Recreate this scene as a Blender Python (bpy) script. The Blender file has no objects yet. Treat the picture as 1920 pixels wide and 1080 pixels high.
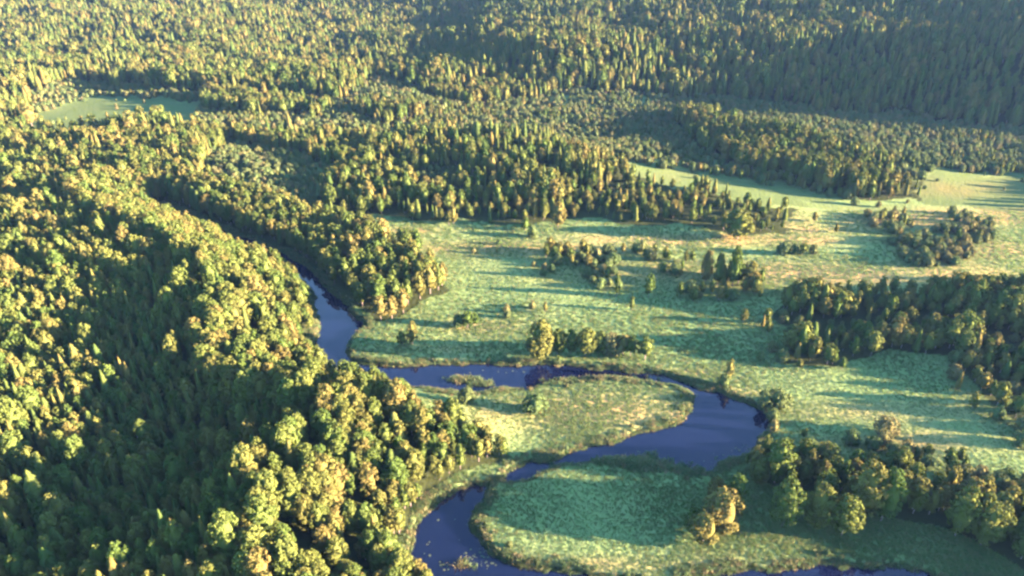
import bpy, math, random
import numpy as np

# ------------------------------------------------------------------ camera, light, exposure
SC = bpy.context.scene
COL = SC.collection
CAM_H = 150.0
F_PX = 1300.0                 # focal length in pixels of a 1920-wide frame
HORIZON = -150.0              # horizon row in that frame
PITCH = math.atan((540 - HORIZON) / F_PX)

cam_data = bpy.data.cameras.new('camera')
cam = bpy.data.objects.new('camera', cam_data)
COL.objects.link(cam)
cam.location = (0, 0, CAM_H)
cam.rotation_euler = (math.pi / 2 - PITCH, 0, 0)
cam_data.sensor_width = 36
cam_data.lens = 36 * F_PX / 1920
cam_data.clip_start = 1
cam_data.clip_end = 40000
SC.camera = cam

SUN_EL = math.radians(10.2)
SUN_AZ = math.radians(-8)      # measured from +x (the right) towards +y (away)
sun_dir = np.array([math.cos(SUN_EL) * math.cos(SUN_AZ), math.cos(SUN_EL) * math.sin(SUN_AZ), math.sin(SUN_EL)])

world = bpy.data.worlds.new('World')
SC.world = world
world.use_nodes = True
wn = world.node_tree.nodes
wn.clear()
w_out = wn.new('ShaderNodeOutputWorld')
w_bg = wn.new('ShaderNodeBackground')
w_sky = wn.new('ShaderNodeTexSky')
w_sky.sky_type = 'NISHITA'
w_sky.sun_disc = False
w_sky.sun_elevation = SUN_EL
w_sky.sun_rotation = math.pi / 2 - SUN_AZ
w_sky.altitude = 100
w_sky.air_density = 1.0
w_sky.dust_density = 0.4
w_sky.ozone_density = 3.2
w_bg.inputs['Strength'].default_value = 0.058
world.node_tree.links.new(w_sky.outputs[0], w_bg.inputs[0])
world.node_tree.links.new(w_bg.outputs[0], w_out.inputs[0])

sl = bpy.data.lights.new('sun', 'SUN')
sl.energy = 5.0
sl.angle = math.radians(0.6)
sl.color = (1.0, 0.62, 0.43)
so = bpy.data.objects.new('sun', sl)
COL.objects.link(so)
so.location = (0, 0, 400)
from mathutils import Vector
so.rotation_euler = Vector(tuple(sun_dir)).to_track_quat('Z', 'Y').to_euler()

vs = SC.view_settings
vs.view_transform = 'Standard'
vs.look = 'None'
vs.gamma = 1
vs.use_curve_mapping = False
vs.exposure = 4.25
SC.cycles.max_bounces = 5
SC.cycles.diffuse_bounces = 0
SC.cycles.glossy_bounces = 2
SC.cycles.transmission_bounces = 3
SC.cycles.volume_bounces = 0
SC.cycles.caustics_reflective = False
SC.cycles.caustics_refractive = False
SC.cycles.filter_width = 2.5

rng = np.random.default_rng(7)
random.seed(7)

# ------------------------------------------------------------------ pixel <-> world
cp, sp = math.cos(PITCH), math.sin(PITCH)


def to_px(x, y, z):
    zc = y * cp + (CAM_H - z) * sp
    zc = np.maximum(zc, 1e-3)
    v = -y * sp + (CAM_H - z) * cp
    return 960 + F_PX * x / zc, 540 + F_PX * v / zc, F_PX / zc


def flat(px, py, z=0.0):
    """Where the line of sight through a frame position meets the level z."""
    px, py = np.asarray(px, float), np.asarray(py, float)
    u, v = (px - 960) / F_PX, (py - 540) / F_PX
    dz = -(sp + v * cp)
    dy = cp - v * sp
    t = (z - CAM_H) / dz
    return u * t, dy * t


# ------------------------------------------------------------------ noise
_tab = np.random.default_rng(3).random((256, 256))


def vnoise(x, y, s, o=0):
    x = np.asarray(x) / s + 31.7 * o
    y = np.asarray(y) / s + 17.3 * o
    xi, yi = np.floor(x).astype(int), np.floor(y).astype(int)
    fx, fy = x - xi, y - yi
    fx, fy = fx * fx * (3 - 2 * fx), fy * fy * (3 - 2 * fy)
    g = lambda a, b: _tab[(a) % 256, (b) % 256]
    return (g(xi, yi) * (1 - fx) + g(xi + 1, yi) * fx) * (1 - fy) + (g(xi, yi + 1) * (1 - fx) + g(xi + 1, yi + 1) * fx) * fy - 0.5


def inside(poly, x, y):
    poly = np.asarray(poly, float)
    r = np.zeros(np.shape(x), bool)
    n = len(poly)
    for i in range(n):
        x0, y0 = poly[i]
        x1, y1 = poly[(i + 1) % n]
        if y0 == y1:
            continue
        c = ((y0 > y) != (y1 > y)) & (x < (x1 - x0) * (y - y0) / (y1 - y0) + x0)
        r ^= c
    return r


def sdf(poly, x, y):
    poly = np.asarray(poly, float)
    d2 = np.full(np.shape(x), 1e18)
    n = len(poly)
    for i in range(n):
        ax, ay = poly[i]
        bx, by = poly[(i + 1) % n]
        ex, ey = bx - ax, by - ay
        t = np.clip(((x - ax) * ex + (y - ay) * ey) / max(ex * ex + ey * ey, 1e-9), 0, 1)
        dx, dy = x - ax - t * ex, y - ay - t * ey
        d2 = np.minimum(d2, dx * dx + dy * dy)
    d = np.sqrt(d2)
    return np.where(inside(poly, x, y), -d, d)


# ------------------------------------------------------------------ river outline
RIVER_PX = [
    (300, 402), (330, 415), (400, 445), (470, 475), (530, 505), (565, 530), (588, 565), (594, 610),
    (588, 650), (600, 682), (650, 700), (710, 714), (770, 728), (830, 738), (880, 738), (930, 733), (990, 728), (1050, 722),
    (1110, 716), (1170, 713), (1220, 716), (1265, 726), (1292, 738), (1298, 750), (1288, 770), (1262, 790), (1225, 805),
    (1180, 820), (1120, 832), (1060, 848), (1000, 868), (950, 885), (900, 907), (850, 918), (815, 935), (800, 955),
    (778, 980), (772, 1010), (782, 1050), (812, 1090), (860, 1150), (950, 1220), (1200, 1260), (1600, 1270), (2100, 1260),
    (2500, 1240), (2500, 1150), (2100, 1140), (1900, 1112), (1780, 1088), (1700, 1068), (1620, 1062), (1520, 1060), (1440, 1062), (1375, 1065),
    (1320, 1080), (1200, 1088), (1080, 1080), (1010, 1068), (950, 1052), (915, 1028), (895, 1002), (890, 975), (902, 945),
    (922, 922), (955, 908), (990, 895), (1040, 880), (1090, 868), (1150, 858), (1210, 862), (1265, 880), (1310, 886),
    (1370, 868), (1412, 842), (1430, 815), (1436, 790), (1432, 772), (1395, 755), (1340, 732), (1290, 716), (1240, 703),
    (1180, 697), (1120, 691), (1060, 686), (1000, 683), (900, 683), (800, 686), (720, 683), (665, 674), (648, 660),
    (650, 640), (662, 625), (690, 612), (672, 600), (645, 572), (622, 542), (598, 515), (565, 490), (520, 470), (460, 447),
    (400, 422), (330, 393), (300, 382)]
_rx, _ry = flat([p[0] for p in RIVER_PX], [p[1] for p in RIVER_PX])


def catmull(px, py, k=3):
    n = len(px)
    ox, oy = [], []
    for i in range(n):
        p0, p1, p2, p3 = (i - 1) % n, i, (i + 1) % n, (i + 2) % n
        for j in range(k):
            t = j / k
            for q, o in ((px, ox), (py, oy)):
                o.append(0.5 * (2 * q[p1] + (q[p2] - q[p0]) * t + (2 * q[p0] - 5 * q[p1] + 4 * q[p2] - q[p3]) * t * t
                                + (3 * q[p1] - q[p0] - 3 * q[p2] + q[p3]) * t ** 3))
    return np.array(ox), np.array(oy)


_rx, _ry = catmull(_rx, _ry, 2)
RIVER = np.stack([_rx, _ry], 1)


def river_sdf(x, y):
    out = np.full(np.shape(x), 400.0)
    m = (y < _ry.max() + 150) & (x > _rx.min() - 150) & (x < _rx.max() + 150)
    xx, yy = np.asarray(x)[m], np.asarray(y)[m]
    w = vnoise(xx, yy, 9, 5) * 3.4 + vnoise(xx, yy, 3, 6) * 1.6
    out[m] = sdf(RIVER, xx, yy) + w
    return out


# ------------------------------------------------------------------ terrain height
# (frame column, frame row, height, radius across, radius away)
HILLS = [
    # river side of the near left forest
    (800, 790, 6, 20, 24), (670, 770, 8, 34, 28), (610, 930, 6, 30, 36), (530, 1060, 6, 34, 36), (280, 880, -2, 30, 30), (30, 820, 5, 26, 26), (380, 1080, 3, 26, 20),
    # far lobe of the left forest over the straight reach
    (505, 600, 10, 38, 46), (390, 540, 8, 46, 46), (280, 480, 6, 45, 50), (150, 410, 4, 60, 60),
    (40, 590, 7, 40, 40), (60, 450, 5, 60, 50),
    (430, 670, 3, 36, 22), (200, 640, -3, 30, 20),
    # far bank ridge and the middle wood
    (450, 360, 4, 50, 40), (860, 330, 9, 120, 60), (1060, 330, 8, 90, 50), (1330, 390, 3, 60, 40),
    (280, 310, 5, 70, 50), (100, 310, 4, 90, 50), (440, 245, 5, 140, 40), (-20, 190, 10, 60, 60),
    # lit knolls in the scrub basin
    (1420, 255, 9, 90, 60), (1590, 310, 8, 60, 50), (900, 160, 12, 110, 60), (740, 210, 9, 60, 50), (480, 185, 12, 140, 60),
    # right-hand woods
    (1850, 600, 5, 60, 50), (1900, 900, 2, 30, 30), (1130, 165, 14, 80, 60), (760, 245, -4, 90, 40), (1100, 240, -6, 130, 50),
]
_hx, _hy = flat([h[0] for h in HILLS], [h[1] for h in HILLS])
STEP_PX = [(-900, 118), (0, 120), (300, 110), (600, 105), (850, 150), (1000, 190), (1250, 185), (1450, 200), (1700, 226), (1920, 243), (2200, 275), (2450, 318), (3200, 330)]
_sx, _sy = flat([p[0] for p in STEP_PX], [p[1] for p in STEP_PX])


def height(x, y):
    x, y = np.asarray(x, float), np.asarray(y, float)
    z = 1.0 + vnoise(x, y, 45, 1) * 0.8 + vnoise(x, y, 13, 2) * 0.22 + vnoise(x, y, 4, 3) * 0.10
    for (c, r, hh, ra, rb), hx, hy in zip(HILLS, _hx, _hy):
        z = z + hh * np.exp(-((x - hx) / ra) ** 2 - ((y - hy) / rb) ** 2)
    far = np.clip((y - 550) / 500, 0, 1)
    z = z + far * (vnoise(x, y, 160, 8) * 16 + vnoise(x, y, 70, 9) * 9 + vnoise(x, y, 36, 10) * 4)
    # the far woods stand on a terrace that climbs away from the valley
    edge = np.interp(x, _sx, _sy)
    lift = np.interp(x, [-900, -100, 60, 350, 580, 900, 1500], [8, 10, 26, 38, 66, 80, 84])  # right end, out of view, is an added hill that shades the scrub basin
    t = np.clip((y - edge) / np.interp(x, [350, 600], [130, 80]), 0, 1)
    z = z + lift * t * t * (3 - 2 * t) + np.clip((y - edge - 110) / 420, 0, 1) * 30
    sd = river_sdf(x, y)
    k = np.clip(sd / 40, 0, 1)
    z = 0.95 + (z - 0.95) * k
    z = np.maximum(z, 0.45)
    b = np.clip((sd + 0.6) / 1.6, 0, 1)
    bed = -1.4
    return np.where(sd > 1.0, z, bed + (np.minimum(z, 1.4) - bed) * b)


def ground(px, py):
    """Where the line of sight through a frame position meets the terrain."""
    px, py = np.atleast_1d(np.asarray(px, float)), np.atleast_1d(np.asarray(py, float))
    z = np.zeros(px.shape)
    for _ in range(10):
        x, y = flat(px, py, z)
        z = 0.5 * z + 0.5 * height(x, y)
    return x, y, height(x, y)


# ------------------------------------------------------------------ zones of the land, painted in frame positions of the ground
# name: (spacing, spruce share, low height, high height, stand phrase)
ZONES = {
    'far':      (6.4, 0.48, 9, 18, 'the far forest'),
    'left':     (3.5, 0.28, 8, 12.5, 'the left forest'),
    'scrub':    (4.6, 0.20, 2.8, 6.5, 'the shaded scrub'),
    'low':      (4.2, 0.10, 2.5, 5.0, 'the dark hollow'),
    'meadow':   (0, 0, 0, 0, 'the meadow'),
    'bank':     (4.6, 0.08, 10, 14, 'the far river bank strip'),
    'bankbig':  (6.4, 0.05, 10, 15, 'the far river bank'),
    'middle':   (5.5, 0.26, 7, 13, 'the middle wood'),
    'midtail':  (6.0, 0.0, 3.5, 8.5, 'the tail of the middle wood'),
    'knoll':    (5.2, 0.25, 10, 15, 'the sunny knoll'),
    'belt':     (5.4, 0.0, 2.8, 8.5, 'the meadow belt'),
    'clearing': (5.5, 0.0, 1.2, 3.2, 'the small clearing'),
    'belt2':    (9.0, 0.05, 2, 4.5, 'the open meadow'),
    'thicket':  (5.0, 0.0, 2.2, 6, 'the meadow thicket'),
    'right':    (4.8, 0.12, 6, 11.5, 'the right wood'),
    'rightlow': (6.5, 0.15, 4, 8, 'the thin edge of the right wood'),
    'grove':    (4.8, 0.0, 9, 13.5, 'the riverside grove'),
    'grovelow': (4.6, 0.05, 3.5, 7, 'the sunny side of the riverside grove'),
}
PAINT = [
    ('left', [(-3000, 262), (180, 262), (400, 262), (640, 272), (620, 300), (380, 300), (380, 420), (640, 520), (640, 720), (1000, 860), (1000, 1500), (-5000, 1500)]),
    ('scrub', [(60, 175), (180, 160), (340, 170), (640, 195), (700, 150), (900, 190), (1080, 175), (1250, 178), (1450, 195), (1700, 222), (1920, 243), (2300, 262), (2300, 330),
               (1920, 340), (1700, 335), (1560, 368), (1450, 352), (1300, 330), (1190, 320), (1080, 280), (900, 262), (640, 262), (300, 250), (60, 250)]),
    ('low', [(380, 290), (450, 272), (620, 290), (640, 330), (610, 345), (600, 385), (650, 405), (560, 400), (450, 372), (390, 345)]),
    ('clearing', [(40, 236), (110, 198), (250, 182), (390, 192), (370, 236), (200, 252), (70, 252)]),
    ('clearing', [(1680, 352), (1760, 324), (1925, 337), (1965, 350), (1965, 400), (1720, 400)]),
    ('meadow', [(650, 408), (850, 418), (1000, 418), (1200, 415), (1370, 432), (1500, 430), (1480, 395), (1300, 362), (1190, 330), (1160, 305), (1300, 322), (1450, 350), (1560, 368),
                (1680, 375), (1720, 392), (1920, 396), (2600, 396), (2600, 1500), (900, 1500), (870, 1160), (812, 1095), (778, 1045), (766, 985), (778, 938), (815, 914),
                (858, 894), (906, 876), (952, 852), (912, 828), (850, 800), (800, 778), (730, 752), (650, 735), (610, 705), (645, 640), (650, 590), (610, 530), (600, 440)]),
    ('clearing', [(1160, 303), (1300, 320), (1450, 348), (1565, 368), (1500, 388), (1400, 380), (1300, 360), (1190, 332)]),
    ('bank', [(320, 380), (430, 425), (540, 480), (590, 508), (640, 500), (650, 460), (640, 425), (560, 402), (450, 375), (380, 355), (330, 352)]),
    ('bankbig', [(590, 508), (630, 545), (660, 585), (705, 606), (760, 600), (790, 575), (845, 550), (825, 505), (770, 478), (700, 445), (640, 425), (640, 470)]),
    ('middle', [(600, 300), (640, 275), (760, 285), (900, 290), (1050, 300), (1160, 325), (1240, 355), (1240, 405), (1150, 404), (1040, 412), (850, 414), (700, 404), (600, 385), (610, 340)]),
    ('midtail', [(1180, 345), (1300, 365), (1400, 388), (1485, 408), (1490, 435), (1440, 440), (1360, 425), (1240, 408)]),
    ('knoll', [(1250, 228), (1330, 215), (1420, 255), (1560, 290), (1640, 300), (1672, 345), (1600, 368), (1500, 345), (1400, 318), (1300, 275)]),
    ('knoll', [(800, 170), (960, 165), (1010, 185), (940, 200), (820, 198)]),
    ('knoll', [(680, 222), (760, 215), (790, 232), (740, 242), (690, 238)]),
    ('knoll', [(360, 185), (450, 185), (620, 210), (610, 226), (500, 216), (380, 204)]),
    ('belt', [(1000, 535), (1010, 495), (1060, 470), (1150, 468), (1300, 488), (1400, 515), (1440, 540), (1400, 562), (1300, 565), (1200, 560), (1100, 548)]),
    ('belt2', [(700, 440), (850, 452), (1000, 462), (1080, 466), (1000, 485), (850, 478), (760, 472)]),
    ('belt2', [(1480, 372), (1700, 385), (1720, 402), (1600, 400), (1500, 388)]),
    ('thicket', [(1590, 398), (1660, 395), (1800, 408), (1885, 425), (1885, 485), (1800, 508), (1700, 502), (1680, 455)]),
    ('right', [(1470, 590), (1500, 570), (1600, 560), (1720, 552), (1920, 540), (2300, 525), (2600, 560), (2200, 690), (1980, 770), (1900, 790), (1850, 765), (1800, 715), (1770, 662), (1650, 660), (1600, 680), (1560, 692), (1460, 688)]),
    ('rightlow', [(1385, 612), (1470, 580), (1470, 690), (1430, 672), (1395, 645)]),
    ('rightlow', [(1770, 668), (1800, 715), (1850, 765), (1900, 790), (1980, 770), (2000, 830), (1920, 850), (1830, 800), (1760, 730)]),
    ('grovelow', [(1500, 845), (1600, 850), (1700, 880), (1800, 915), (1920, 965), (2300, 1020), (2300, 960), (1920, 925), (1800, 880), (1700, 848), (1600, 832), (1470, 815)]),
    ('grove', [(1405, 880), (1440, 856), (1520, 862), (1620, 888), (1720, 922), (1820, 950), (1930, 985), (2300, 1050), (2300, 1150), (1920, 1070), (1850, 1040), (1750, 992), (1650, 968), (1560, 950), (1480, 925)]),
]


def zone_of(px, py, x, y):
    # margins wander by a few metres, so that no stand ends along a straight line
    near = np.clip(450 / np.maximum(y, 60), 0.25, 0.8)
    px = px + (vnoise(x, y, 24, 91) * 70 + vnoise(x, y, 8, 92) * 26) * near
    py = py + (vnoise(x, y, 24, 93) * 24 + vnoise(x, y, 8, 94) * 10) * near
    z = np.full(px.shape, 'far', dtype='<U9')
    for name, poly in PAINT:
        z[inside(poly, px, py)] = name
    return z


# ------------------------------------------------------------------ materials
def mat(name):
    m = bpy.data.materials.new(name)
    m.use_nodes = True
    nt = m.node_tree
    nt.nodes.clear()
    out = nt.nodes.new('ShaderNodeOutputMaterial')
    return m, nt, out


def node(nt, t, **kw):
    n = nt.nodes.new(t)
    for k, v in kw.items():
        setattr(n, k, v)
    return n


def ramp(nt, fac, stops):
    r = nt.nodes.new('ShaderNodeValToRGB')
    e = r.color_ramp.elements
    while len(e) < len(stops):
        e.new(0.5)
    for el, (p, c) in zip(e, stops):
        el.position = p
        el.color = (*c, 1)
    nt.links.new(fac, r.inputs[0])
    return r.outputs[0]


def foliage(name, stops, noise_scale, translucency):
    m, nt, out = mat(name)
    L = nt.links.new
    info = node(nt, 'ShaderNodeObjectInfo')
    tc = node(nt, 'ShaderNodeTexCoord')
    nz = node(nt, 'ShaderNodeTexNoise')
    nz.inputs['Scale'].default_value = noise_scale
    nz.inputs['Detail'].default_value = 2
    L(tc.outputs['Object'], nz.inputs['Vector'])
    mx = node(nt, 'ShaderNodeMath', operation='MULTIPLY_ADD')
    mx.inputs[1].default_value = 0.5
    L(nz.outputs['Fac'], mx.inputs[0])
    sub = node(nt, 'ShaderNodeMath', operation='SUBTRACT')
    L(info.outputs['Random'], sub.inputs[0])
    sub.inputs[1].default_value = 0.25
    L(sub.outputs[0], mx.inputs[2])
    col = ramp(nt, mx.outputs[0], stops)
    d = node(nt, 'ShaderNodeBsdfDiffuse')
    t = node(nt, 'ShaderNodeBsdfTranslucent')
    g = node(nt, 'ShaderNodeMixShader')
    g.inputs[0].default_value = translucency
    L(col, d.inputs[0])
    L(col, t.inputs[0])
    L(d.outputs[0], g.inputs[1])
    L(t.outputs[0], g.inputs[2])
    L(g.outputs[0], out.inputs[0])
    return m


M_BIRCH = foliage('birch_leaves', [(0.0, (0.050, 0.095, 0.024)), (0.5, (0.080, 0.112, 0.030)), (0.85, (0.102, 0.114, 0.034)), (1.0, (0.112, 0.108, 0.036))], 5, 0.08)
M_SPRUCE = foliage('spruce_needles', [(0.0, (0.040, 0.078, 0.022)), (0.6, (0.066, 0.094, 0.026)), (1.0, (0.104, 0.100, 0.032))], 5, 0.08)
M_SHRUB = foliage('willow_leaves', [(0.0, (0.070, 0.125, 0.046)), (0.6, (0.100, 0.140, 0.052)), (1.0, (0.135, 0.140, 0.060))], 5, 0.15)
M_REED = foliage('reed_blades', [(0.0, (0.080, 0.160, 0.065)), (0.6, (0.125, 0.190, 0.080)), (1.0, (0.230, 0.210, 0.110))], 3, 0.4)
M_GRASS = foliage('grass_blades', [(0.0, (0.105, 0.200, 0.066)), (0.6, (0.145, 0.238, 0.080)), (1.0, (0.215, 0.240, 0.105))], 3, 0.45)


def bark(name, a, b):
    m, nt, out = mat(name)
    tc = node(nt, 'ShaderNodeTexCoord')
    nz = node(nt, 'ShaderNodeTexNoise')
    nz.inputs['Scale'].default_value = 30
    nt.links.new(tc.outputs['Object'], nz.inputs['Vector'])
    col = ramp(nt, nz.outputs['Fac'], [(0.35, a), (0.65, b)])
    d = node(nt, 'ShaderNodeBsdfDiffuse')
    nt.links.new(col, d.inputs[0])
    nt.links.new(d.outputs[0], out.inputs[0])
    return m


M_BARK = bark('birch_bark', (0.08, 0.07, 0.06), (0.40, 0.37, 0.33))
M_DARKBARK = bark('spruce_bark', (0.05, 0.035, 0.025), (0.14, 0.09, 0.06))


def ground_material():
    m, nt, out = mat('meadow_ground')
    L = nt.links.new
    geo = node(nt, 'ShaderNodeNewGeometry')
    big = node(nt, 'ShaderNodeTexNoise')
    big.inputs['Scale'].default_value = 0.03
    big.inputs['Detail'].default_value = 5
    big.inputs['Roughness'].default_value = 0.65
    L(geo.outputs['Position'], big.inputs['Vector'])
    fine = node(nt, 'ShaderNodeTexNoise')
    fine.inputs['Scale'].default_value = 0.6
    fine.inputs['Detail'].default_value = 4
    L(geo.outputs['Position'], fine.inputs['Vector'])
    a = node(nt, 'ShaderNodeMix', data_type='RGBA')
    grass = ramp(nt, big.outputs['Fac'], [(0.30, (0.115, 0.205, 0.072)), (0.50, (0.140, 0.232, 0.082)), (0.62, (0.162, 0.235, 0.088)), (0.75, (0.200, 0.230, 0.098))])
    tuft = ramp(nt, fine.outputs['Fac'], [(0.30, (0.100, 0.165, 0.058)), (0.55, (0.145, 0.210, 0.074)), (0.75, (0.20, 0.235, 0.095))])
    a.inputs[0].default_value = 0.35
    L(grass, a.inputs[6])
    L(tuft, a.inputs[7])
    at = node(nt, 'ShaderNodeAttribute', attribute_name='straw')
    straw = node(nt, 'ShaderNodeMix', data_type='RGBA')
    sc = ramp(nt, fine.outputs['Fac'], [(0.3, (0.22, 0.18, 0.066)), (0.7, (0.37, 0.28, 0.110))])
    L(at.outputs['Fac'], straw.inputs[0])
    L(a.outputs[2], straw.inputs[6])
    L(sc, straw.inputs[7])
    at2 = node(nt, 'ShaderNodeAttribute', attribute_name='woods_and_shade')
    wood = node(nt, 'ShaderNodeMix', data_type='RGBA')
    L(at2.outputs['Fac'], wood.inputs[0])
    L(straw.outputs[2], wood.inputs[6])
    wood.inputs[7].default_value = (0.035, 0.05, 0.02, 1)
    at3 = node(nt, 'ShaderNodeAttribute', attribute_name='mud')
    mud = node(nt, 'ShaderNodeMix', data_type='RGBA')
    L(at3.outputs['Fac'], mud.inputs[0])
    L(wood.outputs[2], mud.inputs[6])
    mud.inputs[7].default_value = (0.035, 0.028, 0.018, 1)
    b = node(nt, 'ShaderNodeBsdfDiffuse')
    L(mud.outputs[2], b.inputs[0])
    bump = node(nt, 'ShaderNodeBump')
    bump.inputs['Strength'].default_value = 0.5
    bump.inputs['Distance'].default_value = 0.8
    L(fine.outputs['Fac'], bump.inputs['Height'])
    L(bump.outputs[0], b.inputs['Normal'])
    L(b.outputs[0], out.inputs[0])
    return m


def water_material():
    m, nt, out = mat('river_water')
    L = nt.links.new
    geo = node(nt, 'ShaderNodeNewGeometry')
    nz = node(nt, 'ShaderNodeTexNoise')
    nz.inputs['Scale'].default_value = 0.35
    nz.inputs['Detail'].default_value = 3
    L(geo.outputs['Position'], nz.inputs['Vector'])
    bump = node(nt, 'ShaderNodeBump')
    bump.inputs['Strength'].default_value = 0.04
    bump.inputs['Distance'].default_value = 0.5
    L(nz.outputs['Fac'], bump.inputs['Height'])
    p = node(nt, 'ShaderNodeBsdfPrincipled')
    p.inputs['Base Color'].default_value = (0.003, 0.006, 0.024, 1)
    p.inputs['Roughness'].default_value = 0.02
    p.inputs['IOR'].default_value = 1.46
    L(bump.outputs[0], p.inputs['Normal'])
    L(p.outputs[0], out.inputs[0])
    return m


# ------------------------------------------------------------------ the ground sheet and the river
def mesh_from(name, verts, faces, smooth=False):
    """verts (n,3) array, faces (m,k) array of one face size."""
    me = bpy.data.meshes.new(name)
    verts = np.asarray(verts, np.float32)
    faces = np.asarray(faces, np.int32)
    me.vertices.add(len(verts))
    me.vertices.foreach_set('co', verts.ravel())
    k = faces.shape[1]
    me.loops.add(faces.size)
    me.loops.foreach_set('vertex_index', faces.ravel())
    me.polygons.add(len(faces))
    me.polygons.foreach_set('loop_start', np.arange(0, faces.size, k, dtype=np.int32))
    me.polygons.foreach_set('loop_total', np.full(len(faces), k, np.int32))
    if smooth:
        me.polygons.foreach_set('use_smooth', np.ones(len(faces), bool))
    me.update(calc_edges=True)
    return me


d = [55.0]
while d[-1] < 650:
    d.append(d[-1] * 1.0042)
while d[-1] < 3000:
    d.append(d[-1] * 1.012)
while d[-1] < 25000:
    d.append(d[-1] * 1.15)
d = np.array(d)
nc = 660
u = np.linspace(-1, 1, nc)
half = d * 1.05 + 70
GX = u[None, :] * half[:, None]
GY = np.repeat(d[:, None], nc, 1)
GZ = height(GX.ravel(), GY.ravel())
gx, gy = GX.ravel(), GY.ravel()
ii = np.arange(len(d) * nc).reshape(len(d), nc)
faces = np.stack([ii[:-1, :-1], ii[:-1, 1:], ii[1:, 1:], ii[1:, :-1]], -1).reshape(-1, 4)
gm = mesh_from('ground', np.stack([gx, gy, GZ], 1), faces, True)
gpx, gpy, _ = to_px(gx, gy, GZ)
gz_zone = zone_of(gpx, gpy, gx, gy)
STRAW_PX = [(1520, 514, 360, 20, 1.3), (1330, 450, 280, 11, 1.25), (1000, 466, 190, 14, 1.0), (1800, 410, 260, 15, 1.3), (1850, 470, 150, 18, 0.8), (1520, 430, 150, 7, 0.9), (1500, 452, 180, 5, 0.9), (760, 432, 90, 7, 0.8), (1600, 770, 260, 20, 0.45), (1700, 830, 200, 20, 0.5), (1800, 355, 150, 16, 0.35), (1300, 698, 45, 9, 1.0), (1390, 740, 50, 12, 0.8),
            (1110, 772, 200, 40, 0.9), (1270, 770, 40, 36, 0.9),  (900, 612, 90, 12, 0.6), (1500, 415, 120, 20, 0.6), (1200, 1060, 300, 18, 0.55),
            (820, 655, 160, 9, 0.5)]
straw = np.zeros(len(gx))
for cx, cy, rx, ry, s in STRAW_PX:
    straw = np.maximum(straw, s * np.exp(-((gpx - cx) / rx) ** 2 - ((gpy - cy) / ry) ** 2))
straw = np.clip(straw * (1.0 + 1.2 * vnoise(gx, gy, 14, 11) + 0.8 * vnoise(gx, gy, 5, 12)), 0, 1)
gsd = river_sdf(gx, gy)
for nm, val in (('straw', straw), ('woods_and_shade', np.where(gz_zone == 'meadow', 0.0, np.where(gz_zone == 'clearing', 0.5, np.where(np.isin(gz_zone, ['belt', 'belt2', 'thicket', 'rightlow', 'grovelow', 'low', 'scrub']), 0.25, 1.0)))),  # forest floor; clearings get half of its dark tone as painted shade
                ('mud', np.clip((0.9 - gsd) / 0.6, 0, 1))):
    a = gm.attributes.new(nm, 'FLOAT', 'POINT')
    a.data.foreach_set('value', val.astype(np.float32))
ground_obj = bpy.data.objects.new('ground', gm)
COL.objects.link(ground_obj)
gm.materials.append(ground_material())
ground_obj['kind'] = 'structure'
ground_obj['label'] = 'green river meadows and forest floor'

wx0, wx1, wy0, wy1 = _rx.min() - 30, _rx.max() + 30, 50, _ry.max() + 30
wm = mesh_from('river', [(wx0, wy0, 0), (wx1, wy0, 0), (wx1, wy1, 0), (wx0, wy1, 0)], [(0, 1, 2, 3)])
wm.materials.append(water_material())
river_obj = bpy.data.objects.new('river', wm)
COL.objects.link(river_obj)
river_obj['kind'] = 'structure'
river_obj['label'] = 'dark blue meandering river'


# ------------------------------------------------------------------ tree shapes (one metre tall, scaled when placed)
def quads(cent, nrm, size, r):
    """Bent leaf clumps: two triangles each, folded along the middle."""
    n = len(cent)
    a = r.normal(size=(n, 3))
    t = np.cross(nrm, a)
    t /= np.linalg.norm(t, axis=1, keepdims=True) + 1e-9
    b = np.cross(nrm, t)
    s = size[:, None]
    asp = r.uniform(0.55, 1.0, (n, 1))
    p0 = cent - t * s
    p1 = cent - b * s * asp + nrm * s * 0.15
    p2 = cent + t * s
    p3 = cent + b * s * asp - nrm * s * 0.35
    v = np.stack([p0, p1, p2, p3], 1).reshape(-1, 3)
    k = np.arange(n)[:, None] * 4
    f = np.concatenate([k + [0, 1, 2], k + [0, 2, 3]], 0)
    return v, f


def lump_core(fn, nz_, nt_, r, jitter):
    """Closed rough body: rings of radius fn(t) with uneven vertices."""
    vs_, fs_ = [], []
    ts = np.linspace(0, 1, nz_)
    for i, t in enumerate(ts):
        z, rad = fn(t)
        for j in range(nt_):
            an = 2 * math.pi * (j + 0.5 * (i % 2)) / nt_
            q = rad * (1 + jitter * r.uniform(-1, 1))
            vs_.append((q * math.cos(an), q * math.sin(an), z + r.uniform(-0.01, 0.01)))
    for i in range(nz_ - 1):
        for j in range(nt_):
            a0, a1 = i * nt_ + j, i * nt_ + (j + 1) % nt_
            b0, b1 = a0 + nt_, a1 + nt_
            fs_ += [(a0, a1, b1), (a0, b1, b0)]
    return np.array(vs_), np.array(fs_)


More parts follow.
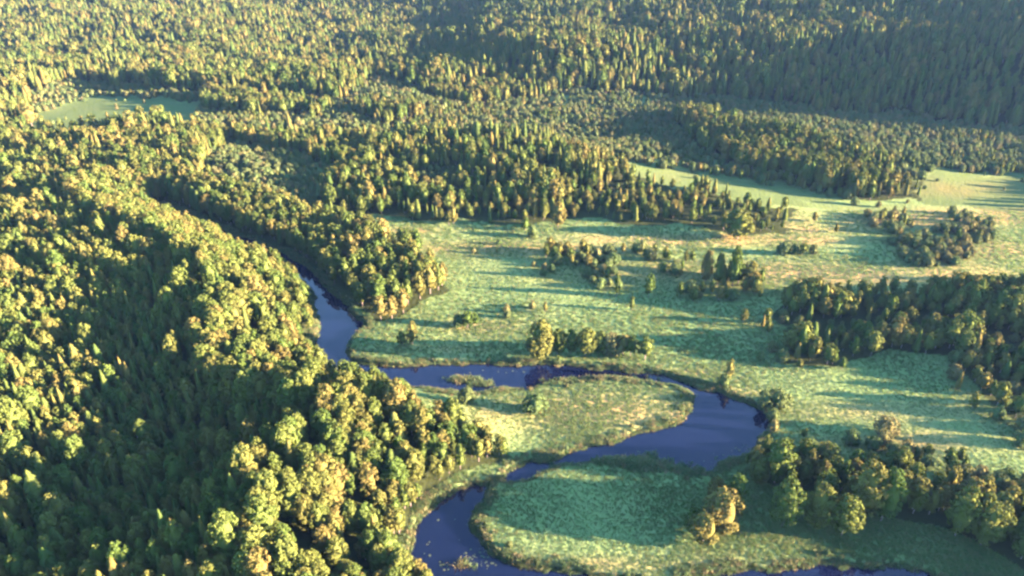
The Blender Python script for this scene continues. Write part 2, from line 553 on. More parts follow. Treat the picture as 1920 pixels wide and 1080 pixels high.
def birch_crown(seed, n_lump, per, wide, z0=0.2, z1=1.0, fine=1.0):
    r = np.random.default_rng(seed)
    prof = lambda t: wide * (np.sin(np.pi * np.clip(t, 0, 1) ** 0.85) ** 0.62)
    core = lambda t: (z0 + 0.05 + (z1 - z0 - 0.16) * t, 0.6 * float(prof(0.04 + 0.92 * t)))
    cv, cf = lump_core(core, 9, 10, r, 0.22)
    V, Fs = [cv], [cf]
    n0 = len(cv)
    for i in range(n_lump):
        t = (i + r.uniform(0, 1)) / n_lump
        t = 0.05 + 0.93 * t
        an = r.uniform(0, 2 * math.pi)
        rad = float(prof(t)) * r.uniform(0.7, 0.9)
        c = np.array([rad * math.cos(an), rad * math.sin(an), z0 + (z1 - z0) * t])
        lr = r.uniform(0.6, 1.0) * 0.30 * wide
        n = r.normal(size=(per, 3))
        n[:, 2] += 0.25
        n[:, 0] += 0.5 * math.cos(an)
        n[:, 1] += 0.5 * math.sin(an)
        n /= np.linalg.norm(n, axis=1, keepdims=True)
        pos = c + n * lr * r.uniform(0.7, 1.08, (per, 1)) * [1, 1, 0.9]
        nn = n + r.normal(scale=0.35, size=n.shape)
        nn /= np.linalg.norm(nn, axis=1, keepdims=True)
        v, f = quads(pos, nn, lr * r.uniform(0.28, 0.5, per) * fine, r)
        V.append(v)
        Fs.append(f + n0)
        n0 += len(v)
    return np.concatenate(V), np.concatenate(Fs)


def spruce_crown(seed, tiers, wide, z0=0.1, z1=1.0, blunt=0.0):
    r = np.random.default_rng(seed)
    prof = lambda t: wide * ((1 - t) ** (0.75 - 0.3 * blunt)) * (1 - 0.5 * max(0.0, 0.15 - t) / 0.15) + 0.006
    core = lambda t: (z0 + (z1 - z0 - 0.03) * t, 0.6 * prof(t))
    cv, cf = lump_core(core, 9, 8, r, 0.25)
    V, Fs = [cv], [cf]
    n0 = len(cv)
    for i in range(tiers):
        t = (i + 0.2) / tiers
        z = z0 + (z1 - z0) * t
        rad = prof(t)
        nb = max(5, int(13 * (1 - t) + 4))
        off = r.uniform(0, 6.28)
        k = 0
        vv, ff = [], []
        for j in range(nb):
            an = off + 2 * math.pi * j / nb + r.uniform(-0.2, 0.2)
            ln = rad * r.uniform(0.75, 1.15)
            ca, sa = math.cos(an), math.sin(an)
            wd = rad * r.uniform(0.26, 0.42)
            zt = z - ln * r.uniform(0.25, 0.5)
            zr = z + (z1 - z0) / tiers * 0.9
            # a drooping bough: root, two shoulders, tip, with a lifted spine
            mid = 0.55 * ln
            vv += [(0.1 * ln * ca, 0.1 * ln * sa, zr), (mid * ca - wd * sa, mid * sa + wd * ca, z - ln * 0.25),
                   (ln * ca, ln * sa, zt), (mid * ca + wd * sa, mid * sa - wd * ca, z - ln * 0.25), (mid * ca, mid * sa, z + 0.05 * ln)]
            ff += [(k, k + 1, k + 4), (k + 1, k + 2, k + 4), (k + 2, k + 3, k + 4), (k + 3, k, k + 4)]
            k += 5
        V.append(np.array(vv))
        Fs.append(np.array(ff) + n0)
        n0 += len(vv)
    return np.concatenate(V), np.concatenate(Fs)


def trunk_shape(r0, top, seed, limbs=0, spread=0.2):
    r = np.random.default_rng(seed)
    V, Fs = [], []

    def tube(p, q, ra, rb, sides=7):
        n0 = sum(len(v) for v in V)
        p, q = np.array(p, float), np.array(q, float)
        ax = (q - p) / np.linalg.norm(q - p)
        s = np.cross(ax, [0.3, 0.9, 0.1])
        s /= np.linalg.norm(s)
        t = np.cross(ax, s)
        an = np.arange(sides) * 2 * math.pi / sides
        ring = np.cos(an)[:, None] * s + np.sin(an)[:, None] * t
        V.append(np.concatenate([p + ring * ra, q + ring * rb]))
        f = []
        for j in range(sides):
            a, b = j, (j + 1) % sides
            f += [(a, b, b + sides), (a, b + sides, a + sides)]
        Fs.append(np.array(f) + n0)

    lean = r.uniform(-0.015, 0.015, 2)
    tube((0, 0, -0.04), (lean[0], lean[1], top * 0.45), r0 * 1.15, r0 * 0.75)
    tube((lean[0], lean[1], top * 0.45), (0, 0, top), r0 * 0.75, r0 * 0.2)
    for i in range(limbs):
        z = top * (0.35 + 0.5 * i / max(limbs, 1))
        an = r.uniform(0, 6.28)
        tube((0, 0, z), (spread * math.cos(an), spread * math.sin(an), z + spread * 0.9), r0 * 0.4, r0 * 0.1, 5)
    return np.concatenate(V), np.concatenate(Fs)


def variant(kind, seed, **kw):
    """-> (crown mesh, trunk mesh, joined mesh of both)."""
    if kind == 'birch':
        cv, cf = birch_crown(seed, **kw)
        tv, tf = trunk_shape(0.011, 0.8, seed, 5, kw['wide'] * 0.7)
        m1, m2 = M_BIRCH, M_BARK
    elif kind == 'spruce':
        cv, cf = spruce_crown(seed, **kw)
        tv, tf = trunk_shape(0.011, 0.96, seed)
        m1, m2 = M_SPRUCE, M_DARKBARK
    else:
        cv, cf = birch_crown(seed, **kw)
        tv, tf = trunk_shape(0.02, 0.6, seed, 6, kw['wide'] * 0.6)
        m1, m2 = M_SHRUB, M_DARKBARK
    c = mesh_from(kind + '_crown', cv, cf)
    c.materials.append(m1)
    t = mesh_from(kind + '_trunk', tv, tf, True)
    t.materials.append(m2)
    j = mesh_from(kind + '_whole', np.concatenate([cv, tv]), np.concatenate([cf, tf + len(cv)]))
    j.materials.append(m1)
    j.materials.append(m2)
    mi = np.zeros(len(cf) + len(tf), np.int32)
    mi[len(cf):] = 1
    j.polygons.foreach_set('material_index', mi)
    return c, t, j


VAR = {
    'birch': [variant('birch', 11, n_lump=44, per=38, fine=0.8, wide=0.25, z0=0.16), variant('birch', 12, n_lump=46, per=38, fine=0.8, wide=0.22, z0=0.14), variant('birch', 13, n_lump=46, per=38, fine=0.8, wide=0.27, z0=0.2),
              variant('birch', 14, n_lump=42, per=38, fine=0.8, wide=0.2, z0=0.12), variant('birch', 15, n_lump=50, per=38, fine=0.8, wide=0.29, z0=0.12), variant('birch', 16, n_lump=44, per=38, fine=0.8, wide=0.24, z0=0.18)],
    'spruce': [variant('spruce', 21, tiers=15, wide=0.17, blunt=0.5), variant('spruce', 22, tiers=14, wide=0.2, blunt=1.0), variant('spruce', 23, tiers=16, wide=0.15, blunt=0.7), variant('spruce', 24, tiers=14, wide=0.2, blunt=1.5)],
    'shrub': [variant('shrub', 31, n_lump=44, per=30, fine=0.75, wide=0.5, z0=-0.06), variant('shrub', 32, n_lump=48, per=30, fine=0.75, wide=0.58, z0=-0.08), variant('shrub', 33, n_lump=40, per=30, fine=0.75, wide=0.45, z0=-0.05)],
}

FINE = [variant('birch', 41, n_lump=80, per=40, wide=0.25, z0=0.13, fine=0.7), variant('birch', 42, n_lump=80, per=40, wide=0.23, z0=0.1, fine=0.7), variant('birch', 43, n_lump=84, per=40, wide=0.28, z0=0.15, fine=0.7),
        variant('birch', 44, n_lump=76, per=40, wide=0.21, z0=0.1, fine=0.7), variant('birch', 45, n_lump=88, per=40, wide=0.3, z0=0.1, fine=0.7)]

# ------------------------------------------------------------------ where the trees stand
TREES = []     # arrays: x, y, z, height, width factor, kind, zone


def scatter(name):
    s, spruce, h0, h1, _ = ZONES[name]
    ymax = 2500 if name == 'far' else (1500 if name in ('scrub', 'knoll', 'left') else 800)
    ymin = 60
    nx = int(2 * (ymax * 0.95 + 90) / s)
    xs = (np.arange(nx) - nx / 2) * s
    ys = np.arange(ymin, ymax, s * 0.9)
    X, Y = np.meshgrid(xs, ys)
    X[1::2] += s / 2
    X = X.ravel() + rng.uniform(-0.42, 0.42, X.size) * s
    Y = Y.ravel() + rng.uniform(-0.42, 0.42, Y.size) * s
    k = np.abs(X) < Y * 0.86 + 90
    if name in ('far',):
        k &= (Y > 330) | (np.abs(X) > Y * 0.7)
    X, Y = X[k], Y[k]
    Z = height(X, Y)
    px, py, _ = to_px(X, Y, Z)
    k = zone_of(px, py, X, Y) == name
    X, Y, Z, px, py = X[k], Y[k], Z[k], px[k], py[k]
    sd = river_sdf(X, Y)
    k = sd > (2.5 if name not in ('left',) else 2.2)
    X, Y, Z, sd, px, py = X[k], Y[k], Z[k], sd[k], px[k], py[k]
    n = len(X)
    a = vnoise(X, Y, 38, 21) + 0.5 * vnoise(X, Y, 14, 22)
    h = h0 + (h1 - h0) * np.clip(0.5 + 0.9 * a + rng.normal(0, 0.22, n), 0, 1.25)
    kind = np.where(rng.random(n) < spruce * (1 + 1.4 * vnoise(X, Y, 60, 23)), 'spruce', 'birch').astype('<U6')
    wf = rng.uniform(0.85, 1.15, n)
    keep = np.ones(n, bool)
    if name == 'left':
        edge = (sd < 40) & (Y < 420)
        kind[edge & (rng.random(n) < 0.85)] = 'birch'
        h[edge] = (8.0 + 7 * np.clip(sd / 36, 0, 1) + rng.normal(0, 1.3, n))[edge]
        keep &= ~(edge & (rng.random(n) < np.where(sd < 14, 0.22, 0.42)))
        wf[edge] *= 1.0
        tall = (~edge) & (rng.random(n) < 0.10 + 0.25 * np.clip(vnoise(X, Y, 20, 61), 0, 1))
        h[tall] += rng.uniform(2.0, 5.5, tall.sum())
        wf[~edge] *= 0.86
    if name == 'middle':
        h *= np.where(py > 392, 0.72, 1.0)
        q = vnoise(X, Y, 14, 35)
        h *= np.clip(0.95 + 0.7 * q, 0.6, 1.25)
        gap = q < -0.28
        kind[gap] = 'shrub'
        h[gap] = rng.uniform(1.8, 4.0, gap.sum())
    if name in ('low', 'clearing', 'belt2', 'grovelow', 'rightlow', 'thicket', 'scrub', 'belt'):
        kind[(h < 6) & (rng.random(n) < 0.85)] = 'shrub'
        keep &= rng.random(n) < {'belt2': 0.45, 'clearing': 0.05, 'rightlow': 0.7, 'thicket': 0.8, 'belt': 0.88, 'low': 0.9}.get(name, 0.92)
        keep &= vnoise(X, Y, 18, 31) > {'belt': -0.22, 'thicket': -0.06, 'belt2': -0.1}.get(name, -1)
    if name == 'far':
        keep &= vnoise(X, Y, 30, 71) + 0.4 * vnoise(X, Y, 11, 72) > -0.42
        h *= np.where(Y < 480, 0.62, 1.0)
        up = (rng.random(n) < 0.08) & (Y > 480)
        h[up] += rng.uniform(2, 6, up.sum())
    if name == 'right':
        q = vnoise(X, Y, 16, 33)
        h *= np.clip(0.95 + 0.9 * q, 0.5, 1.3)
        wf *= 1.12
        gap = q < -0.18
        kind[gap] = 'shrub'
        h[gap] = rng.uniform(1.8, 4.0, gap.sum())
    X, Y, Z, h, wf, kind = X[keep], Y[keep], Z[keep], h[keep], wf[keep], kind[keep]
    TREES.append((X, Y, Z, h, wf, kind, np.full(len(X), name, dtype='<U9'), np.full(len(X), -1)))


for nm in ZONES:
    if nm != 'meadow':
        scatter(nm)

_per = np.hypot(np.diff(_rx, append=_rx[0]), np.diff(_ry, append=_ry[0]))
_cum = np.concatenate([[0], np.cumsum(_per)])
q = rng.uniform(0, _cum[-1], 420)
X = np.interp(q, _cum, np.append(_rx, _rx[0])) + rng.normal(0, 2.6, 420)
Y = np.interp(q, _cum, np.append(_ry, _ry[0])) + rng.normal(0, 2.6, 420)
sd = river_sdf(X, Y)
k = (sd > 0.8) & (sd < 5) & (Y < 420) & (Y > 100) & (vnoise(X, Y, 14, 81) > 0.02)
X, Y = X[k], Y[k]
TREES.append((X, Y, height(X, Y), rng.uniform(0.6, 1.6, len(X)), rng.uniform(0.9, 1.2, len(X)), np.full(len(X), 'shrub', dtype='<U6'), np.full(len(X), 'waterside', dtype='<U9'), np.full(len(X), -1)))

# trees and bushes that stand by themselves: frame column, row of the foot, height in frame pixels, kind, width factor, label
SINGLES = [
    (1011, 676, 70, 'birch', 1.0, 'tall leaning golden birch at the left end of the meadow tree row'),
    (1045, 664, 46, 'birch', 1.3, 'dark round birch just right of the tall leaning golden one'),
    (1070, 663, 42, 'birch', 1.3, 'short dark birch left of the middle golden tree in the meadow row'),
    (1098, 668, 50, 'birch', 1.1, 'golden birch in the middle of the meadow tree row'),
    (1122, 662, 38, 'birch', 1.3, 'small birch directly right of the middle golden tree in the row'),
    (1145, 662, 34, 'shrub', 1.0, 'low bush in the meadow row, fourth tree from its right end'),
    (1168, 664, 36, 'birch', 1.3, 'short birch third from the right end of the meadow tree row'),
    (1182, 667, 36, 'birch', 1.2, 'golden birch second from the right end of the meadow tree row'),
    (1209, 674, 42, 'birch', 1.3, 'rounded golden birch at the right end of the meadow tree row'),
    (877, 614, 30, 'birch', 1.2, 'left of the two small golden birches above the meadow point'),
    (890, 612, 24, 'birch', 1.1, 'right and smaller of two golden birches above the meadow point'),
    (862, 611, 20, 'shrub', 1.0, 'small willow bush left of the paired golden birches above the point'),
    (755, 648, 26, 'birch', 1.2, 'short golden birch standing alone on the meadow point by the water'),
    (774, 646, 42, 'birch', 0.9, 'slim taller birch beside the short one on the meadow point'),
    (950, 586, 14, 'shrub', 0.8, 'tiny golden bush on the shaded meadow, uppermost of four dots'),
    (998, 578, 14, 'shrub', 0.9, 'tiny bush on the shaded meadow left of its twin'),
    (1022, 586, 20, 'birch', 1.0, 'small golden sapling right of the tiny bush on the shaded meadow'),
    (951, 596, 14, 'shrub', 0.8, 'tiny bush on the shaded meadow below the uppermost dot'),
    (1184, 582, 26, 'birch', 0.9, 'slender golden sapling in front of the meadow belt'),
    (1156, 556, 44, 'birch', 0.7, 'narrow bright birch hanging out of the front of the meadow belt'),
    (1216, 558, 44, 'birch', 0.8, 'tall narrow golden birch at the front of the meadow belt'),
    (1003, 770, 30, 'shrub', 1.25, 'rounded ochre bush on the tongue of land inside the river bend'),
    (875, 754, 26, 'shrub', 1.0, 'pale bush on the near shore behind the left forest tip'),
    (1364, 716, 42, 'birch', 0.9, 'lone golden sapling on the bank above the river bend'),
    (1357, 722, 18, 'shrub', 1.2, 'pale low bush at the foot of the lone sapling above the bend'),
    (1432, 762, 28, 'shrub', 1.0, 'left of the two golden bushes at the sharp corner of the bank'),
    (1458, 760, 28, 'shrub', 1.1, 'right of the two golden bushes at the sharp corner of the bank'),
    (1448, 786, 18, 'shrub', 0.9, 'low pale bush right under the sharp corner of the bank'),
    (1450, 808, 20, 'shrub', 0.9, 'low pale bush between the bank corner and the riverside grove'),
    (1318, 1014, 46, 'birch', 1.45, 'round orange birch foremost of the small group left of the grove'),
    (1297, 998, 40, 'birch', 1.2, 'slim orange birch touching the round orange one'),
    (1350, 994, 66, 'birch', 1.3, 'golden topped birch behind the round orange one'),
    (1338, 942, 44, 'birch', 1.2, 'small golden birch at the back of the group left of the grove'),
    (1374, 955, 60, 'birch', 1.2, 'pink topped dull birch between the small group and the grove'),
    (1400, 872, 22, 'birch', 1.1, 'small sunny birch at the water side of the grove, left of two'),
    (1420, 905, 40, 'birch', 1.1, 'small sunny birch at the water side of the grove, right of two'),
    (1466, 988, 78, 'birch', 1.15, 'golden topped green birch standing alone in front of the grove'),
    (1526, 984, 66, 'birch', 1.15, 'dark round birch in front of the grove, right of the golden topped one'),
    (1577, 1004, 64, 'birch', 1.1, 'green birch with two lit tips foremost before the grove'),
    (1452, 905, 74, 'birch', 1.05, 'tall dark birch at the water end of the grove'),
    (1612, 968, 90, 'birch', 1.05, 'largest dark birch of the grove, left of a pair with lit tips'),
    (1652, 976, 86, 'birch', 1.0, 'large dark birch of the grove, right of a pair with lit tips'),
    (1790, 1004, 80, 'birch', 0.95, 'big birch with lit right flank in the right part of the grove'),
    (1838, 1022, 70, 'birch', 1.1, 'golden birch low at the right front of the grove'),
    (1660, 812, 26, 'shrub', 1.2, 'golden bush on the meadow behind the grove'),
    (1652, 832, 24, 'shrub', 1.0, 'golden bush closer to the grove on the meadow behind it'),
    (1498, 690, 16, 'birch', 1.2, 'tiny golden birch in front of the right wood, left of two'),
    (1578, 692, 22, 'birch', 1.4, 'tiny golden birch in front of the right wood, right of two'),
    (1425, 676, 16, 'shrub', 1.0, 'tiny green bush at the left corner of the right wood'),
    (1424, 560, 20, 'birch', 1.0, 'small golden birch at the left back corner of the right wood'),
    (850, 420, 36, 'birch', 1.2, 'bright birch standing in front of the middle wood, near its left part'),
    (842, 422, 26, 'birch', 1.0, 'slim birch touching the bright one before the middle wood'),
    (1046, 426, 46, 'birch', 1.0, 'tall bright birch at the front centre of the middle wood'),
    (985, 432, 24, 'birch', 1.0, 'small bright birch between meadow and middle wood'),
    (998, 444, 22, 'shrub', 0.9, 'golden bush at the foot of the small birch before the middle wood'),
    (1382, 448, 54, 'birch', 1.45, 'broad bright birch at the right tip of the middle wood'),
    (1372, 540, 76, 'birch', 0.5, 'very tall thin pale birch in the meadow belt'),
    (1322, 532, 60, 'birch', 0.55, 'thin pale birch left of the tallest thin one in the meadow belt'),
    (1345, 536, 58, 'birch', 0.55, 'thin pale birch just left of the tallest thin one'),
    (1428, 528, 28, 'birch', 0.55, 'short thin pale birch right of the meadow belt'),
    (1468, 476, 22, 'shrub', 0.9, 'left bush of the small dark clump on the striped meadow'),
    (1488, 476, 18, 'shrub', 0.8, 'second bush of the small dark clump on the striped meadow'),
    (1504, 478, 22, 'birch', 1.3, 'tallest bush-like birch of the dark clump on the striped meadow'),
    (1524, 476, 18, 'shrub', 0.8, 'right bush of the small dark clump on the striped meadow'),
    (1526, 416, 18, 'birch', 1.0, 'tiny pale birch alone above the striped meadow'),
    (1567, 436, 16, 'birch', 0.8, 'tiny pale sapling alone in the striped meadow'),
]
sp_ = np.array([(s[0], s[1], s[2], s[4]) for s in SINGLES])
X, Y, Z = ground(sp_[:, 0], sp_[:, 1])
_, _, ppm = to_px(X, Y, Z)
view_cos = (Y) / np.sqrt(Y ** 2 + (CAM_H - Z) ** 2)
TREES.append((X, Y, Z, sp_[:, 2] / ppm / np.maximum(view_cos, 0.5), sp_[:, 3], np.array([s[3] for s in SINGLES]), np.full(len(X), 'single', dtype='<U9'), np.arange(len(X))))

TX, TY, TZ, TH, TW, TK, TZONE, TS = (np.concatenate([t[i] for t in TREES]) for i in range(8))
# nothing crowds a hand-placed tree
hand = TS >= 0
hx, hy, hh_ = TX[hand], TY[hand], TH[hand]
drop = np.zeros(len(TX), bool)
for x0, y0, h0 in zip(hx, hy, hh_):
    drop |= (~hand) & ((TX - x0) ** 2 + (TY - y0) ** 2 < (0.16 * h0 + 1.0) ** 2)
k = ~drop
TX, TY, TZ, TH, TW, TK, TZONE, TS = (a[k] for a in (TX, TY, TZ, TH, TW, TK, TZONE, TS))
TV = rng.integers(0, 1000, len(TX))
TR = rng.uniform(0, 2 * math.pi, len(TX))
PX, PY, PPM = to_px(TX, TY, TZ + TH * 0.6)
size = PPM * TH
in_view = (PX > -15) & (PX < 1935) & (PY > -10) & (PY < 1095)
print('trees', len(TX), {k_: int((TK == k_).sum()) for k_ in VAR}, 'in view', int(in_view.sum()))

# which crowns the low sun reaches
def sunlit(idx):
    out = np.zeros(len(idx), bool)
    sx, sy = sun_dir[0] / math.cos(SUN_EL), sun_dir[1] / math.cos(SUN_EL)
    tn = math.tan(SUN_EL)
    near = TY < 900
    X, Y, Tp = TX[near], TY[near], (TZ + TH)[near]
    for q, i in enumerate(idx):
        dx, dy = X - TX[i], Y - TY[i]
        al = dx * sx + dy * sy
        la = np.abs(-dx * sy + dy * sx)
        m = (al > 1.5) & (al < 150) & (la < 2.0)
        out[q] = not np.any(Tp[m] - al[m] * tn > TZ[i] + TH[i] * 0.86)
    return out


chosen = {}
for kd in VAR:
    c = np.where((TK == kd) & in_view)[0]
    pri = size[c] + np.where(TS[c] >= 0, 1000, 0)
    chosen[kd] = c[np.argsort(-pri)][:298]

NAME = {'birch': 'birch_tree', 'spruce': 'spruce_tree', 'shrub': 'willow_bush'}
CAT = {'birch': 'tree', 'spruce': 'tree', 'shrub': 'bush'}
WORD = {'birch': 'birch', 'spruce': 'spruce', 'shrub': 'willow bush'}
SHORT = {'left': 'left forest', 'far': 'far forest', 'grove': 'riverside grove', 'grovelow': 'grove edge', 'right': 'right wood', 'rightlow': 'right wood edge',
         'bankbig': 'far river bank', 'bank': 'far bank strip', 'middle': 'middle wood', 'midtail': 'middle wood tail', 'belt': 'meadow belt', 'belt2': 'open meadow', 'thicket': 'meadow thicket',
         'scrub': 'shaded scrub', 'low': 'dark hollow', 'clearing': 'small clearing', 'waterside': 'grass beside the river', 'knoll': 'sunny knoll'}
ONES = 'zero one two three four five six seven eight nine ten eleven twelve thirteen fourteen fifteen sixteen seventeen eighteen nineteen'.split()
TENS = 'x x twenty thirty forty fifty sixty seventy eighty ninety hundred'.split()
SHAPE = {'birch': ['oval', 'slender', 'broad', 'narrow', 'wide'], 'spruce': ['slim', 'blunt', 'pointed', 'stout'], 'shrub': ['round', 'spreading', 'compact']}


def spell(v, dec):
    v = min(max(v, 0.0), 100.0)
    if dec:
        q = math.floor(v)
        part = min(int((v - q) * 4), 3)
        return spell(q, 0) + ('', '-and-a-quarter', '-and-a-half', '-and-three-quarters')[part]
    q = int(round(v))
    return ONES[q] if q < 20 else TENS[q // 10] + ('-' + ONES[q % 10] if q % 10 and q < 100 else '')


used_labels = set()
is_ind = np.zeros(len(TX), bool)
for kd in VAR:
    idx = chosen[kd]
    is_ind[idx] = True
    lit = sunlit(idx)
    for i, li in zip(idx, lit):
        shapes = FINE if kd == 'birch' and size[i] > 55 else VAR[kd]
        c, t, _ = shapes[TV[i] % len(shapes)]
        if TS[i] >= 0:
            lab = SINGLES[TS[i]][5]
            grp = 'single trees and bushes on the meadows and banks'
        else:
            zn = TZONE[i]
            tone = 'sunlit' if li else 'shaded'
            hgt = 'tall' if TH[i] > 12.5 else ('short' if TH[i] < 9 else 'mid-sized')
            shape = SHAPE[kd][TV[i] % len(shapes) % len(SHAPE[kd])]
            for dec in (0, 1):
                lab = f'{hgt} {shape} {tone} {WORD[kd]} in the {SHORT[zn]}, {spell(PX[i] / 19.2, dec)} percent across, {spell(PY[i] / 10.8, dec)} down'
                if lab not in used_labels:
                    break
            grp = f'{WORD[kd]} trees of the {SHORT[zn]}' if kd != 'shrub' else f'willow bushes of the {SHORT[zn]}'
        if lab in used_labels:       # stands so close to its twin that nothing tells them apart: left to the mass
            is_ind[i] = False
            continue
        used_labels.add(lab)
        root = bpy.data.objects.new(NAME[kd], None)
        root.empty_display_size = 0.5
        COL.objects.link(root)
        root.location = (TX[i], TY[i], TZ[i])
        root.rotation_euler = (0, 0, TR[i])
        root.scale = (TH[i] * TW[i], TH[i] * TW[i], TH[i])
        for nm, me in (('trunk', t), ('crown', c)):
            o = bpy.data.objects.new(nm, me)
            COL.objects.link(o)
            o.parent = root
        root['label'] = lab
        root['category'] = CAT[kd]
        root['group'] = grp


# ------------------------------------------------------------------ masses too many to count: one object each
def scatter_object(name, label, meshes, x, y, z, sx, sz, rot, var):
    src = bpy.data.collections.new(name + '_shapes')
    for j, me in enumerate(meshes):
        src.objects.link(bpy.data.objects.new(f'{name}_shape_{j}', me))
    me = bpy.data.meshes.new(name)
    me.vertices.add(len(x))
    me.vertices.foreach_set('co', np.stack([x, y, z], 1).astype(np.float32).ravel())
    a = me.attributes.new('size', 'FLOAT_VECTOR', 'POINT')
    a.data.foreach_set('vector', np.stack([sx, sx, sz], 1).astype(np.float32).ravel())
    a = me.attributes.new('turn', 'FLOAT_VECTOR', 'POINT')
    a.data.foreach_set('vector', np.stack([0 * rot, 0 * rot, rot], 1).astype(np.float32).ravel())
    a = me.attributes.new('pick', 'INT', 'POINT')
    a.data.foreach_set('value', (var % len(meshes)).astype(np.int32))
    o = bpy.data.objects.new(name, me)
    COL.objects.link(o)
    ng = bpy.data.node_groups.new(name, 'GeometryNodeTree')
    ng.interface.new_socket('Geometry', in_out='INPUT', socket_type='NodeSocketGeometry')
    ng.interface.new_socket('Geometry', in_out='OUTPUT', socket_type='NodeSocketGeometry')
    gi, go = ng.nodes.new('NodeGroupInput'), ng.nodes.new('NodeGroupOutput')
    ci = ng.nodes.new('GeometryNodeCollectionInfo')
    ci.inputs['Collection'].default_value = src
    ci.inputs['Separate Children'].default_value = True
    ci.inputs['Reset Children'].default_value = True
    iop = ng.nodes.new('GeometryNodeInstanceOnPoints')
    iop.inputs['Pick Instance'].default_value = True

    def attr(nm, dt):
        n = ng.nodes.new('GeometryNodeInputNamedAttribute')
        n.data_type = dt
        n.inputs['Name'].default_value = nm
        return n.outputs['Attribute']

    L = ng.links.new
    L(gi.outputs[0], iop.inputs['Points'])
    L(ci.outputs[0], iop.inputs['Instance'])
    L(attr('pick', 'INT'), iop.inputs['Instance Index'])
    e2r = ng.nodes.new('FunctionNodeEulerToRotation')
    L(attr('turn', 'FLOAT_VECTOR'), e2r.inputs[0])
    L(e2r.outputs[0], iop.inputs['Rotation'])
    L(attr('size', 'FLOAT_VECTOR'), iop.inputs['Scale'])
    L(iop.outputs[0], go.inputs[0])
    md = o.modifiers.new('scatter', 'NODES')
    md.node_group = ng
    o['kind'] = 'stuff'
    o['label'] = label
    return o


for kd, nm, lab in (('birch', 'broadleaf_forest', 'golden and green broadleaf forest spreading to the far edge'),
                    ('spruce', 'spruce_forest', 'dark spruces filling the forest to the far edge'),
                    ('shrub', 'scrub', 'low green scrub in the shaded hollows and meadows')):
    k = (TK == kd) & ~is_ind
    scatter_object(nm, lab, [v[2] for v in VAR[kd]], TX[k], TY[k], TZ[k], TH[k] * TW[k], TH[k], TR[k], TV[k])


# ------------------------------------------------------------------ grass, reeds, lily pads
def tuft_mesh(name, blades, spread, m, seed, wide=0.09):
    r = np.random.default_rng(seed)
    V, Fs = [], []
    for i in range(blades):
        an, q = r.uniform(0, 6.28), spread * math.sqrt(r.random())
        b = np.array([q * math.cos(an), q * math.sin(an), 0])
        to = b + np.array([r.normal(0, 0.28), r.normal(0, 0.28), r.uniform(0.55, 1.0)])
        s = np.array([math.cos(an + 1.3), math.sin(an + 1.3), 0]) * wide * r.uniform(0.6, 1.2)
        midp = (b * 0.4 + to * 0.6) + np.array([0, 0, 0.06])
        k = len(V)
        V += [b - s, b + s, midp + s * 0.9, midp - s * 0.9, to]
        Fs += [(k, k + 1, k + 2), (k, k + 2, k + 3), (k + 3, k + 2, k + 4)]
    me = mesh_from(name, np.array(V), np.array(Fs))
    me.materials.append(m)
    return me


def frame_points(n, x0, x1, y0, y1):
    px, py = rng.uniform(x0, x1, n), rng.uniform(y0, y1, n)
    x, y, z = ground(px, py)
    return px, py, x, y, z


px, py, x, y, z = frame_points(120000, 560, 2250, 395, 1150)
sd = river_sdf(x, y)
g1x, g1y, _ = to_px(x, y, z)
zn = zone_of(g1x, g1y, x, y)
k = (sd > 1.4) & (np.isin(zn, ['meadow', 'belt', 'belt2', 'thicket', 'rightlow', 'grovelow']))
x, y, z = x[k], y[k], z[k]
sz = (0.18 + 0.35 * np.clip(vnoise(x, y, 25, 43) + 0.5, 0, 1)) * rng.uniform(0.7, 1.4, len(x)) * np.clip(np.hypot(x, y) / 300, 0.9, 1.5)
scatter_object('meadow_grass', 'rough green and straw coloured meadow grass', [tuft_mesh('grass_tuft', 22, 0.9, M_GRASS, s) for s in (1, 2, 3)], x, y, z - 0.05, sz * 1.7, sz, rng.uniform(0, 6.28, len(x)), rng.integers(0, 3, len(x)))

# reeds stand along the water's edge
per = np.hypot(np.diff(_rx, append=_rx[0]), np.diff(_ry, append=_ry[0]))
cum = np.concatenate([[0], np.cumsum(per)])
s = rng.uniform(0, cum[-1], 42000)
qx, qy = np.interp(s, cum, np.append(_rx, _rx[0])), np.interp(s, cum, np.append(_ry, _ry[0]))
qx = qx + rng.normal(0, 1.8, len(qx))
qy = qy + rng.normal(0, 1.8, len(qy))
sd = river_sdf(qx, qy)
k = (sd > -0.5) & (sd < 3.2) & (qy < 560) & ((sd < 1.0) | (vnoise(qx, qy, 9, 51) > 0.0))
qx, qy = qx[k], qy[k]
qz = np.maximum(height(qx, qy), -0.1)
sz = rng.uniform(0.4, 1.0, len(qx))
# reed beds that grow out into the water
for cx, cy, rx_, ry_, n in ((1205, 872, 52, 16, 260), (1150, 868, 30, 9, 90), (868, 712, 30, 6, 90), (905, 720, 24, 4, 50), (1130, 712, 60, 5, 120), (1060, 716, 40, 4, 60), (1290, 884, 30, 8, 70), (868, 1058, 24, 5, 14)):
    fx, fy = cx + rng.normal(0, rx_ / 2, n), cy + rng.normal(0, ry_ / 2, n)
    ax, ay = flat(fx, fy, 0.0)
    qx, qy, qz = np.append(qx, ax), np.append(qy, ay), np.append(qz, np.maximum(height(ax, ay), -0.25))
    sz = np.append(sz, rng.uniform(0.7, 1.6, n))
scatter_object('reeds', 'reeds and tall sedge along the water edge', [tuft_mesh('reed_tuft', 26, 0.75, M_REED, s_, 0.08) for s_ in (4, 5, 6)], qx, qy, qz - 0.05, sz * 1.1, sz, rng.uniform(0, 6.28, len(qx)), rng.integers(0, 3, len(qx)))

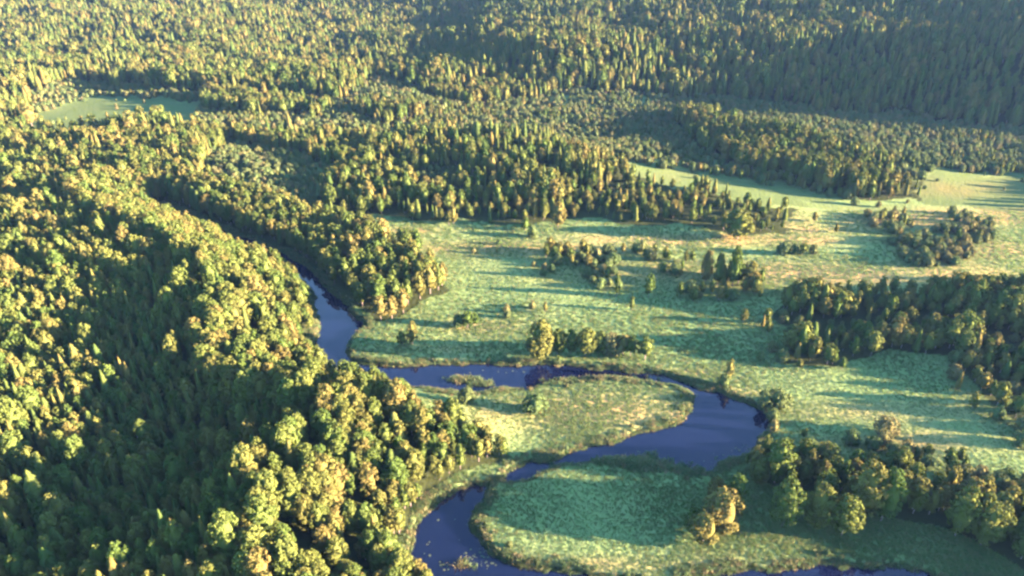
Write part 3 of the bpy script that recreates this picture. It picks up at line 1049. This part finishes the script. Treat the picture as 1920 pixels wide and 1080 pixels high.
m_pad, nt, out = mat('lily_pad')
b = node(nt, 'ShaderNodeBsdfPrincipled')
info = node(nt, 'ShaderNodeObjectInfo')
nt.links.new(ramp(nt, info.outputs['Random'], [(0, (0.03, 0.06, 0.025)), (1, (0.06, 0.08, 0.035))]), b.inputs['Base Color'])
b.inputs['Roughness'].default_value = 0.8
nt.links.new(b.outputs[0], out.inputs[0])
an = np.linspace(0.25, 2 * math.pi - 0.25, 11)
pv = np.concatenate([[(0, 0, 0)], np.stack([np.cos(an), np.sin(an), 0.05 * np.sin(3 * an)], 1)])
pad = mesh_from('pad', pv, np.array([(0, i, i + 1) for i in range(1, 11)]))
pad.materials.append(m_pad)
lx, ly = [], []
for cx, cy, rx_, ry_, n in ((1330, 862, 50, 8, 50), (1390, 842, 24, 8, 30), (1225, 845, 30, 6, 20), (838, 974, 14, 5, 40), (870, 1060, 60, 10, 120), (900, 1040, 40, 12, 50), (820, 1030, 30, 30, 30), (870, 716, 50, 6, 80), (1250, 862, 40, 8, 60), (1230, 775, 40, 10, 12), (950, 700, 60, 6, 30)):
    ax, ay = flat(cx + rng.normal(0, rx_ / 2, n), cy + rng.normal(0, ry_ / 2, n), 0.0)
    lx.append(ax)
    ly.append(ay)
lx, ly = np.concatenate(lx), np.concatenate(ly)
k = (river_sdf(lx, ly) < -1.0) & (river_sdf(lx, ly) > -5.5) & (rng.random(len(lx)) < 0.55)
lx, ly = lx[k], ly[k]
s = rng.uniform(0.12, 0.38, len(lx))
scatter_object('lily_pads', 'green lily pads floating on the river', [pad], lx, ly, np.full(len(lx), 0.03) + rng.uniform(0, 0.02, len(lx)), s, s, rng.uniform(0, 6.28, len(lx)), np.zeros(len(lx), int))

# ------------------------------------------------------------------ haze over the valley
hv = np.array([(x_, y_, z_) for z_ in (-3.0, 168.0) for (x_, y_) in ((-30000, -300), (30000, -300), (30000, 27000), (-30000, 27000))])
HAZE = True
if HAZE:
    hm = mesh_from('haze', hv, [(3, 2, 1, 0), (4, 5, 6, 7), (0, 1, 5, 4), (1, 2, 6, 5), (2, 3, 7, 6), (3, 0, 4, 7)])
    m, nt, out = mat('haze_air')
    pvn = node(nt, 'ShaderNodeVolumePrincipled')
    pvn.inputs['Color'].default_value = (0.22, 0.45, 1.0, 1)
    pvn.inputs['Density'].default_value = 0.00003
    pvn.inputs['Anisotropy'].default_value = 0.1
    nt.links.new(pvn.outputs[0], out.inputs['Volume'])
    hm.materials.append(m)
    ho = bpy.data.objects.new('haze', hm)
    COL.objects.link(ho)
    ho['kind'] = 'stuff'
    ho['label'] = 'thin blue haze over the forest valley'
